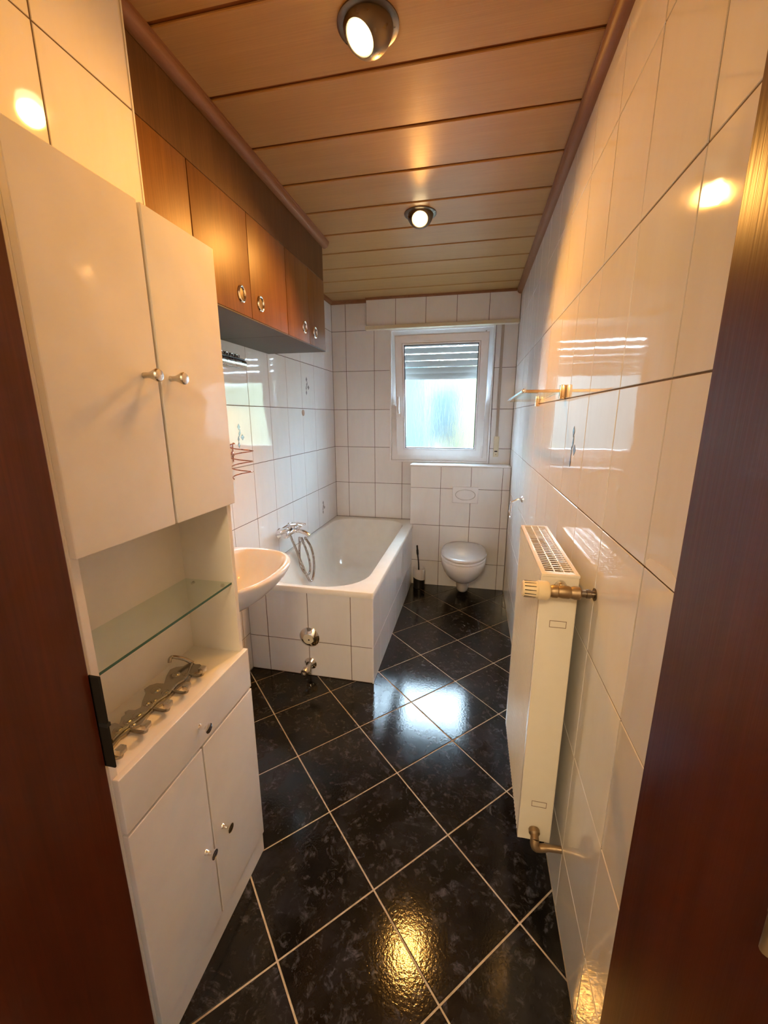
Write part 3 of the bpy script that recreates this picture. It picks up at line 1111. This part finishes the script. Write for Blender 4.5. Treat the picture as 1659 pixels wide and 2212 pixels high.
# ------------------------------------------------------------------ tall white cabinet
KX, KY0, KY1 = -0.98, -3.09, -2.61
cb = thing('tall_cabinet', 'tall slim white cabinet with open glass-shelf niche by the door', 'cabinet', (-1.06, -2.85, 0))
bx = XF+0.002
obj('side_panel', B((bx, KY0, 0.0), (KX, KY0+0.016, 1.875), 0.001), 'white_carcass', cb)
obj('side_panel', B((bx, KY1-0.016, 0.0), (KX, KY1, 1.875), 0.001), 'white_carcass', cb)
obj('back_panel', B((bx, KY0+0.016, 0.03), (bx+0.006, KY1-0.016, 1.86)), 'white_carcass', cb)
obj('top_panel', B((bx, KY0+0.0002, 1.8752), (KX, KY1, 1.886), 0.001), 'white_carcass', cb)
obj('bottom_board', B((bx+0.006, KY0+0.016, 0.075), (KX, KY1-0.016, 0.09)), 'white_carcass', cb)
obj('niche_top', B((bx+0.006, KY0+0.016, 1.246), (KX, KY1-0.016, 1.262)), 'white_carcass', cb)
obj('counter_board', B((bx+0.006, KY0+0.016, 0.768), (KX-0.001, KY1-0.016, 0.784)), 'white_carcass', cb)
obj('plinth', B((KX-0.012, KY0+0.0002, 0.0005), (KX+0.012, KY1, 0.074), 0.002), 'white_gloss', cb)


def knob(parent, p, mat, style):
    if style == 'cone':
        prof = [(0, 0.006), (0.012, 0.0055), (0.02, 0.008), (0.03, 0.0125), (0.034, 0.013), (0.037, 0.011), (0.0385, 0.004)]
    else:
        prof = [(0, 0.007), (0.004, 0.0055), (0.016, 0.005), (0.021, 0.0095), (0.024, 0.0125), (0.027, 0.0125), (0.0285, 0.008)]
    return obj('knob', lathe(bmesh.new(), p, (1, 0, 0), prof, 20), mat, parent)


def front(name, y0, y1, z0, z1):
    return obj(name, B((KX+0.0005, y0, z0), (KX+0.0165, y1, z1), 0.0035, 3), 'white_gloss', cb)


FXK = KX+0.0165
d = front('door', KY0, -2.8485, 1.245, 1.885)
knob(d, (FXK, -2.887, 1.562), 'satin', 'cone')
d = front('door', -2.8405, KY1+0.001, 1.245, 1.885)
knob(d, (FXK, -2.812, 1.562), 'satin', 'cone')
d = front('drawer', KY0, KY1+0.001, 0.6545, 0.7875)
knob(d, (FXK, -2.853, 0.712), 'chrome', 'disc')
d = front('door', KY0, -2.8545, 0.078, 0.648)
knob(d, (FXK, -2.887, 0.347), 'chrome', 'disc')
d = front('door', -2.8495, KY1+0.001, 0.078, 0.648)
knob(d, (FXK, -2.812, 0.345), 'chrome', 'disc')
gs = obj('glass_shelf', B((bx+0.007, KY0+0.017, 1.004), (KX-0.008, KY1-0.017, 1.010)), 'glass', cb)
gs['label'] = 'clear glass shelf with green edge'
obj('glass_edge', B((KX-0.0079, KY0+0.017, 1.0042), (KX-0.0068, KY1-0.017, 1.0098)), 'glass_edge', gs)
for y in (KY1-0.021, KY0+0.021):
    for x in (bx+0.035, KX-0.035):
        obj('shelf_pin', lathe(bmesh.new(), (x, y+(0.0045 if y > -2.8 else -0.0045), 1.0), (0, -1 if y > -2.8 else 1, 0), [(0, 0.004), (0.010, 0.004)], 10), 'satin', cb)

# key rack lying in the niche
def zB(x, y, z):
    return at(150+x/3.8146, 1080+y/3.8146, 2, z)


kr = thing('key_rack', 'ornate pewter key rack with five hooks lying in the cabinet niche', 'key rack', (-1.07, -2.88, 0.784))
OUT = [(1075, 1355), (1105, 1385), (1095, 1410), (1040, 1420), (1000, 1450), (990, 1490), (930, 1530), (880, 1570), (830, 1620), (790, 1665), (730, 1700), (670, 1750), (630, 1800), (590, 1850), (520, 1880), (470, 1930), (420, 1960), (380, 2010), (330, 2080), (290, 2110),
       (270, 2030), (285, 1940), (300, 1890), (330, 1850), (375, 1840), (410, 1850), (430, 1790), (470, 1765), (455, 1750), (490, 1732), (540, 1735), (590, 1710), (600, 1660), (630, 1590), (615, 1562), (660, 1530), (720, 1512), (780, 1515), (800, 1450), (830, 1400), (880, 1378), (940, 1372), (1000, 1335), (1040, 1355)]
KZ = 0.7845
bm = bmesh.new()
extrude_poly(bm, [zB(x, y, 0.79) + Vector((0, 0, KZ+0.0005-0.79)) for x, y in OUT], (0, 0, 0.006), 0.0)
bmesh.ops.triangulate(bm, faces=[f for f in bm.faces if len(f.verts) > 4])
obj('plate', bm, 'pewter', kr, smooth=False)
for cx, cy, r in ((880, 1440, .012), (960, 1430, .010), (710, 1570, .013), (790, 1590, .010), (640, 1680, .009), (560, 1780, .011), (480, 1830, .010), (400, 1900, .011), (700, 1660, .008), (520, 1860, .008)):
    c = zB(cx, cy, 0.79)
    bm = bmesh.new()
    lathe(bm, (c.x, c.y, KZ+0.006), (0, 0, 1), [(0, r), (0.002, r*0.9), (0.004, r*0.6), (0.005, r*0.2)], 14)
    obj('boss', bm, 'pewter', kr)
bm = bmesh.new()
pts = [zB(x, y, 0.79)+Vector((0, 0, KZ+0.0085-0.79)) for x, y in ((1010, 1350), (960, 1470), (880, 1530), (820, 1600), (730, 1660), (660, 1730), (580, 1800), (500, 1860), (420, 1920), (350, 1990))]
tube(bm, smooth_path(pts, 4), 0.0035, 8)
obj('scroll', bm, 'pewter', kr)
for cx, cy in ((1080, 1425), (950, 1565), (795, 1712), (612, 1888), (405, 2095)):
    c = zB(cx, cy, 0.80)
    bm = bmesh.new()
    tube(bm, smooth_path([(c.x-0.035, c.y, KZ+0.006), (c.x-0.018, c.y, KZ+0.005), (c.x-0.006, c.y, KZ+0.006), (c.x+0.006, c.y, KZ+0.012), (c.x+0.008, c.y, KZ+0.024)], 4), 0.0042, 8)
    h = obj('hook', bm, 'pewter', kr)
    obj('hook_tip', B((c.x, c.y-0.009, KZ+0.02), (c.x+0.015, c.y+0.009, KZ+0.034), 0.003, 2), 'satin', h)
bm = bmesh.new()
tube(bm, smooth_path([zB(1020, 1345, 0.79), zB(960, 1315, 0.803), zB(890, 1297, 0.815), zB(845, 1295, 0.82), zB(828, 1312, 0.82), zB(825, 1340, 0.812)], 4), 0.0052, 8)
obj('key_bit', bm, 'pewter', kr)

# ------------------------------------------------------------------ wooden wall cupboards
CXF, CZ0, CZ1 = -1.19, 1.86, 2.232


def pull(parent, y, z):
    bm = bmesh.new()
    torus(bm, (CXF+0.0015, y, z), (1, 0, 0), 0.0235, 0.0048, 28, 8, 0.92, 1.12)
    r = obj('ring_pull', bm, 'chrome', parent)
    obj('finger_recess', lathe(bmesh.new(), (CXF-0.0045, y, z), (1, 0, 0), [(0, 0.023), (0.0052, 0.023), (0.0053, 0.02)], 24), 'bronze', parent)
    return r


def cupboard(label, y0, y1, splits, pulls):
    c = thing('wall_cupboard', label, 'cupboard', (-1.38, (y0+y1)/2, CZ0), 'wooden wall cupboards')
    obj('carcass', B((XL+0.001, y0, CZ0), (CXF-0.0185, y1, CZ1), 0.001), 'cupboard', c)
    u = obj('bottom_panel', B((XL+0.001, y0, CZ0-0.006), (CXF-0.001, y1, CZ0-0.0002), 0.001), 'underside', c)
    u['label'] = 'grey laminate underside'
    ed = [y0]+splits+[y1]
    for a, b, p in zip(ed, ed[1:], pulls):
        dd = obj('door', B((CXF-0.018, a+0.0018, CZ0+0.0005), (CXF, b-0.0018, CZ1-0.002), 0.0015, 2), 'cupboard', c)
        if p:
            pull(dd, p, 1.931)
    return c


cupboard('narrow wooden wall cupboard next to the near left tiled wall', YN+0.001, -2.3575, [], [None])
cupboard('wider wooden wall cupboard, middle of the row, two doors with chrome rings', -2.3565, -1.6965, [-2.025], [-2.095, -1.952])
cupboard('wooden wall cupboard nearest the window, two narrow doors', -1.6955, -1.190, [-1.430], [-1.500, -1.355])
fa = thing('cupboard_fascia', 'long dark wood fascia between the wall cupboards and the ceiling', 'fascia', (-1.38, -1.9, CZ1))
obj('fascia_board', B((CXF-0.018, YN+0.001, CZ1+0.001), (CXF-0.0015, -1.191, H-0.0005), 0.001), 'fascia', fa)
obj('return_board', B((XL+0.001, -1.209, CZ1+0.001), (CXF-0.0185, -1.191, H-0.0005), 0.001), 'fascia', fa)

# ------------------------------------------------------------------ ceiling spots
def spot(label, x, y, aim, watt, cone, blend):
    aim = Vector(aim).normalized()
    t = thing('ceiling_spot', label, 'ceiling light', (x, y, H), 'ceiling spots')
    R = 0.078
    obj('outer_ring', lathe(bmesh.new(), (x, y, H-0.0003), (0, 0, -1), [(0, R), (0.003, R), (0.006, R*0.9), (0.006, R*0.8), (0.001, R*0.74)], 40, False, True), 'bronze', t)
    c = Vector((x, y, H+0.002))
    # eyeball: sphere part below the ceiling, cut open along aim
    u, v, a = frame_axes(aim)
    ER = 0.064
    prof = []
    for k in range(12):
        th = math.radians(105 - (105-38)*k/11)
        prof.append((ER*math.cos(th), ER*math.sin(th)))
    prof += [(prof[-1][0]-0.002, prof[-1][1]-0.004), (prof[-1][0]-0.022, prof[-1][1]-0.009)]
    obj('eyeball', lathe(bmesh.new(), c, aim, prof, 36, False, False), 'bronze', t, ang=50)
    fh = ER*math.cos(math.radians(38))
    bl = obj('bulb', lathe(bmesh.new(), c, aim, [(fh-0.012, 0.030), (fh-0.004, 0.0345), (fh+0.002, 0.031), (fh+0.006, 0.02), (fh+0.0075, 0.006)], 28, True, True), 'bulb', t)
    bl['label'] = 'glowing reflector bulb'
    ld = bpy.data.lights.new('spot_lamp', 'SPOT')
    ld.energy = watt
    ld.color = LAMP_COL
    ld.spot_size = math.radians(cone)
    ld.spot_blend = blend
    ld.shadow_soft_size = 0.032
    lo = bpy.data.objects.new('spot_lamp', ld)
    COL.objects.link(lo)
    lo.parent = t
    lo.rotation_euler = aim.to_track_quat('-Z', 'Y').to_euler()
    lo.location = c + aim*(fh+0.042) - Vector((x, y, H))
    return t


spot('near ceiling spotlight with glowing bulb turned to the left', -0.620, -2.385, (-0.36, -0.40, -0.84), LAMP1_WATT, 124, 0.95)
spot('far ceiling spotlight in the middle of the ceiling, facing the door', -0.615, -1.385, (0.05, -0.62, -0.78), LAMP2_WATT, 135, 0.65)

# ------------------------------------------------------------------ radiator
RX0, RX1, RY0, RY1, RZ0, RZ1 = -0.122, -0.027, -2.54, -2.035, 0.19, 1.07
rd = thing('radiator', 'tall cream panel radiator on the right wall with top grille', 'radiator', (-0.075, -2.29, 0.19))
# ribbed front panel
bm = bmesh.new()
ys = []
y = RY0+0.02
pts = [(RX0, RY0+0.001)]
while y < RY1-0.025:
    for dy, dx in ((0, 0), (0.0035, 0.0028), (0.0075, 0.0028), (0.011, 0)):
        pts.append((RX0+dx, y+dy))
    y += 0.0145
pts.append((RX0, RY1-0.001))
back = [(RX0+0.012, p[1]) for p in pts[::-1]]
poly = pts+back
low = [bm.verts.new((a, b, RZ0)) for a, b in poly]
top = [bm.verts.new((a, b, RZ1-0.004)) for a, b in poly]
n = len(poly)
for i in range(n):
    bm.faces.new((low[i], low[(i+1) % n], top[(i+1) % n], top[i]))
h = len(pts)
for i in range(h-1):
    for L in (low, top):
        bm.faces.new((L[i], L[i+1], L[n-2-i], L[n-1-i]))
obj('front_panel', bm, 'rad', rd, ang=20)
obj('rear_panel', B((RX1-0.012, RY0+0.001, RZ0), (RX1, RY1-0.001, RZ1-0.004)), 'rad', rd)
for a, b in ((RY0, RY0+0.003), (RY1-0.003, RY1)):
    bm = B((RX0+0.001, a, RZ0+0.001), (RX1-0.001, b, RZ1-0.002), 0.001)
    sd = obj('side_cover', bm, 'rad', rd)
    if a == RY0:
        for z in (0.932, 0.33):
            bm = bmesh.new()
            ring_rect(bm, -0.090, -0.047, z-0.010, z+0.010, 0.0012, RY0-0.0008, RY0+0.001, 0.0002)
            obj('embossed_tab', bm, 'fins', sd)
        bm = bmesh.new()
        extrude_poly(bm, [Vector((-0.073+0.026*math.cos(math.pi*k/8)*1.05, RY0-0.0004, 1.024+0.028*math.sin(math.pi*k/8))) for k in range(9)], (0, -0.0006, 0))
        obj('port_opening', bm, 'dark', sd)
# convector fins seen through the grille
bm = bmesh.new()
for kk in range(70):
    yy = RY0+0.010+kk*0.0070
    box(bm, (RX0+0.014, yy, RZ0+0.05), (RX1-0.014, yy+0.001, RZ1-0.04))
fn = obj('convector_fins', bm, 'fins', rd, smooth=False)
fn['kind'] = 'stuff'
# grille: frame plus cross bars plus two spines
gr = obj('top_grille', B((RX0, RY0-0.003, RZ1-0.002), (RX0+0.013, RY1, RZ1+0.006), 0.003, 2), 'rad', rd)
box_bm = bmesh.new()
box(box_bm, (RX1-0.010, RY0-0.003, RZ1-0.002), (RX1+0.001, RY1, RZ1+0.006), 0.003, 2)
box(box_bm, (RX0+0.012, RY0-0.003, RZ1-0.002), (RX1-0.009, RY0+0.014, RZ1+0.006), 0.003, 2)
box(box_bm, (RX0+0.012, RY1-0.008, RZ1-0.002), (RX1-0.009, RY1, RZ1+0.006), 0.003, 2)
obj('grille_frame', box_bm, 'rad', gr)
for xx in (RX0+0.037, RX0+0.061):
    obj('grille_spine', B((xx-0.0016, RY0+0.012, RZ1+0.003), (xx+0.0016, RY1-0.007, RZ1+0.0048)), 'rad', gr)
nb = 29
for i in range(nb):
    yy = RY0+0.0145 + (RY1-0.009-RY0-0.0145)*(i+0.5)/nb
    obj('grille_bar', B((RX0+0.012, yy-0.0022, RZ1+0.0028), (RX1-0.009, yy+0.0022, RZ1+0.0042)), 'rad', gr, smooth=False)

# valve and thermostat head
tv = thing('thermostat_valve', 'yellowed radiator thermostat head with brass valve at the radiator top', 'valve', (-0.1, -2.592, 1.02))
VY, VZ = -2.588, 1.047
hd = obj('thermostat_head', lathe(bmesh.new(), (-0.106, VY, VZ), (-1, 0, 0.03), [(0, 0.015), (0.003, 0.021), (0.008, 0.0245), (0.03, 0.0245), (0.033, 0.0215), (0.066, 0.0205), (0.069, 0.018), (0.0695, 0.0)], 32, True, False), 'rad_head', tv)
for k in range(26):
    t = 2*math.pi*k/26
    if k % 2:
        continue
    bm = bmesh.new()
    p = Vector((-0.142, VY+0.0205*math.cos(t), VZ+0.001+0.0205*math.sin(t)))
    q = p+Vector((-0.028, 0, 0.001))
    tube(bm, [p, q], 0.0013, 6)
    obj('slot', bm, 'dark', hd)
bm = bmesh.new()
lathe(bm, (-0.107, VY, VZ), (1, 0, 0), [(0, 0.013), (0.006, 0.0165), (0.018, 0.0165), (0.02, 0.0145), (0.03, 0.0165), (0.045, 0.0165), (0.05, 0.0145), (0.058, 0.017), (0.07, 0.017), (0.074, 0.012)], 16)
obj('valve_body', bm, 'brass', tv)
bm = bmesh.new()
lathe(bm, (-0.073, VY+0.002, VZ), (0, 1, 0), [(0, 0.012), (0.02, 0.012), (0.024, 0.015), (0.04, 0.015), (0.043, 0.011)], 14)
obj('union_nut', bm, 'satin', tv)
bm = bmesh.new()
lathe(bm, (-0.034, VY, VZ), (1, 0, 0), [(0, 0.0095), (0.012, 0.0095), (0.013, 0.0115), (0.022, 0.0115), (0.023, 0.009), (0.031, 0.009), (0.0312, 0.0165), (0.0338, 0.0155)], 16)
obj('wall_pipe', bm, 'bronze', tv)
lv = thing('return_valve', 'brass return pipe elbow at the bottom of the radiator', 'valve', (-0.075, -2.57, 0.2))
bm = bmesh.new()
lathe(bm, (-0.076, -2.5385, 0.236), (0, -1, -0.35), [(0, 0.014), (0.004, 0.0165), (0.014, 0.0165), (0.02, 0.012), (0.034, 0.012)], 14)
obj('union_nut', bm, 'brass', lv)
bm = bmesh.new()
tube(bm, smooth_path([(-0.076, -2.567, 0.228), (-0.077, -2.575, 0.215), (-0.066, -2.576, 0.208), (-0.04, -2.573, 0.211), (-0.0005, -2.572, 0.214)], 4), [0.013]*8+[0.0115]*4+[0.010]*4+[0.010], 12)
obj('elbow_pipe', bm, 'brass', lv)

# ------------------------------------------------------------------ wall shelf rail
sh = thing('shelf_rail', 'gold-toned wall shelf rail holding glass on the right wall', 'shelf', (-0.07, -1.70, 1.54))
n0, f0 = Vector((-0.143, -2.0, 1.571)), Vector((-0.147, -1.40, 1.559))
bm = bmesh.new()
tube(bm, [n0+Vector((0, -0.012, 0)), n0+Vector((0, -0.010, 0)), f0+Vector((0, 0.01, 0)), f0+Vector((0, 0.012, 0))], [0.003, 0.0075, 0.0075, 0.003], 14)
obj('front_rail', bm, 'chrome', sh)
for p, q in ((n0, Vector((-0.002, -1.995, 1.568))), (f0, Vector((-0.002, -1.42, 1.556)))):
    bm = bmesh.new()
    box(bm, (p.x, p.y-0.004, (p.z+q.z)/2-0.005), (q.x, p.y+0.004, (p.z+q.z)/2+0.005), 0.001)
    obj('arm', bm, 'gold', sh)
    obj('bracket', B((-0.020, p.y-0.012, q.z-0.027), (-0.0003, p.y+0.012, q.z+0.022), 0.004, 2), 'gold', sh)
bm = bmesh.new()
vv = [bm.verts.new(p) for p in ((-0.136, -1.99, 1.5625), (-0.02, -1.99, 1.560), (-0.02, -1.41, 1.548), (-0.140, -1.41, 1.5505))]
vt = [bm.verts.new(v.co+Vector((0, 0, 0.005))) for v in vv]
bm.faces.new(vv[::-1])
bm.faces.new(vt)
for i in range(4):
    bm.faces.new((vv[i], vv[(i+1) % 4], vt[(i+1) % 4], vt[i]))
obj('glass_plate', bm, 'glass', sh)

# paper holder
ph = thing('paper_holder', 'small chrome paper holder with hanging wire loop on the right wall near the window', 'paper holder', (-0.03, -1.05, 0.85))
obj('wall_plate', lathe(bmesh.new(), (-0.0003, -1.05, 0.985), (-1, 0, 0), [(0, 0.021), (0.004, 0.021), (0.010, 0.014), (0.012, 0.008)], 20), 'chrome', ph)
bm = bmesh.new()
tube(bm, smooth_path([(-0.008, -1.05, 0.985), (-0.03, -1.05, 0.983), (-0.066, -1.045, 0.962)], 4), 0.0065, 10)
tube(bm, [(-0.066, -1.062, 0.961), (-0.066, -1.028, 0.961)], 0.007, 10)
obj('arm', bm, 'chrome', ph)
bm = bmesh.new()
tube(bm, smooth_path([(-0.066, -1.06, 0.958), (-0.066, -1.062, 0.90), (-0.064, -1.058, 0.868), (-0.064, -1.03, 0.860), (-0.066, -0.99, 0.866), (-0.07, -0.975, 0.90), (-0.067, -1.0, 0.95), (-0.066, -1.03, 0.958)], 5), 0.003, 8)
obj('wire_loop', bm, 'chrome', ph)

# ------------------------------------------------------------------ left wall fittings
ct = thing('wire_coil_holder', 'copper spiral wire holder on the left wall beside the cabinet', 'wire holder', (XL, -1.70, 1.2))
bm = bmesh.new()
pts = []
for k in range(3*20+6):
    t = 2*math.pi*k/20
    r = 0.062-0.012*k/66
    pts.append((XL+0.075+r*math.cos(t+2.6), -1.705+r*math.sin(t+2.6), 1.345-0.054*k/20))
tube(bm, pts, 0.0028, 8)
obj('coil', bm, 'copper', ct)
bm = bmesh.new()
tube(bm, smooth_path([pts[0], (XL+0.012, -1.672, 1.347), (XL+0.006, -1.668, 1.33), (XL+0.004, -1.668, 1.25)], 4), 0.0028, 8)
obj('wall_stem', bm, 'copper', ct)
obj('mount', lathe(bmesh.new(), (XL+0.0003, -1.668, 1.29), (1, 0, 0), [(0, 0.014), (0.006, 0.013), (0.008, 0.006)], 16), 'copper', ct)

sl = thing('socket_lamp', 'dark metal mirror fitting with round holes under the cupboards on the left wall', 'wall fitting', (XL, -1.66, 1.74))
bm = bmesh.new()
LY0, LY1 = -1.86, -1.545
obj('back_bar', B((XL+0.0003, LY0, 1.735), (XL+0.016, LY1, 1.80), 0.004, 2), 'black', sl)
bm = bmesh.new()
tube(bm, [(XL+0.034, LY0, 1.752), (XL+0.034, LY1+0.004, 1.752)], 0.020, 20)
obj('metal_cover', bm, 'satin', sl)
bm = bmesh.new()
extrude_poly(bm, [Vector((XL+0.012, LY0, 1.776)), Vector((XL+0.048, LY0, 1.770)), Vector((XL+0.050, LY1-0.015, 1.770)), Vector((XL+0.044, LY1, 1.771)), Vector((XL+0.012, LY1+0.004, 1.776))], (0, 0, 0.006))
obj('top_plate', bm, 'black', sl)
for k in range(6):
    yy = LY1-0.03-0.046*k
    bm = bmesh.new()
    torus(bm, (XL+0.0175, yy, 1.786), (1, 0, 0.15), 0.0135, 0.0035, 20, 8)
    obj('ring', bm, 'chrome', sl)

pg = thing('wall_plug', 'brown round plug closing a hole in the left wall tiles', 'plug', (XL, -0.702, 1.49))
obj('plug_disc', lathe(bmesh.new(), (XL+0.0002, -0.702, 1.51), (1, 0, 0), [(0, 0.0225), (0.002, 0.0225), (0.003, 0.019)], 24), 'plug', pg)

# decorative diamonds glazed on single tiles
def motif(wall, side, plane, u, v, mat='silver_motif', s=1.0):
    eps = 0.0003
    for du, dv, w, h, ln in ((0.004, 0.044, 0.028, 0.036, 0.0), (0.008, 0.010, 0.020, 0.044, 0.35), (-0.006, -0.020, 0.018, 0.034, 0.0), (0.034, -0.012, 0.036, 0.034, 0.0), (-0.006, -0.052, 0.022, 0.036, 0.0)):
        bm = bmesh.new()
        diamond(bm, side, plane+eps*(1 if side == 'x+' else -1), u+du*s*(1 if side == 'x+' else -1), v+dv*s, w*s, h*s, ln)
        obj('tile_motif', bm, mat, wall, smooth=False)


motif(wr, 'x-', 0.0, -2.186, 1.388)
motif(wl, 'x+', XL, -0.616, 1.710)
motif(wl, 'x+', XL, -0.361, 0.720, s=0.85)
motif(wl, 'x+', XL, -1.590, 1.384)
# filler smear along one joint of the right wall
bm = bmesh.new()
extrude_poly(bm, [Vector((-0.0004, y, z)) for y, z in ((-2.845, 1.217), (-2.90, 1.216), (-2.965, 1.216), (-2.965, 1.232), (-2.93, 1.242), (-2.89, 1.240), (-2.855, 1.236), (-2.842, 1.228))], (-0.0008, 0, 0))
obj('filler_smear', bm, 'sealant', wr)
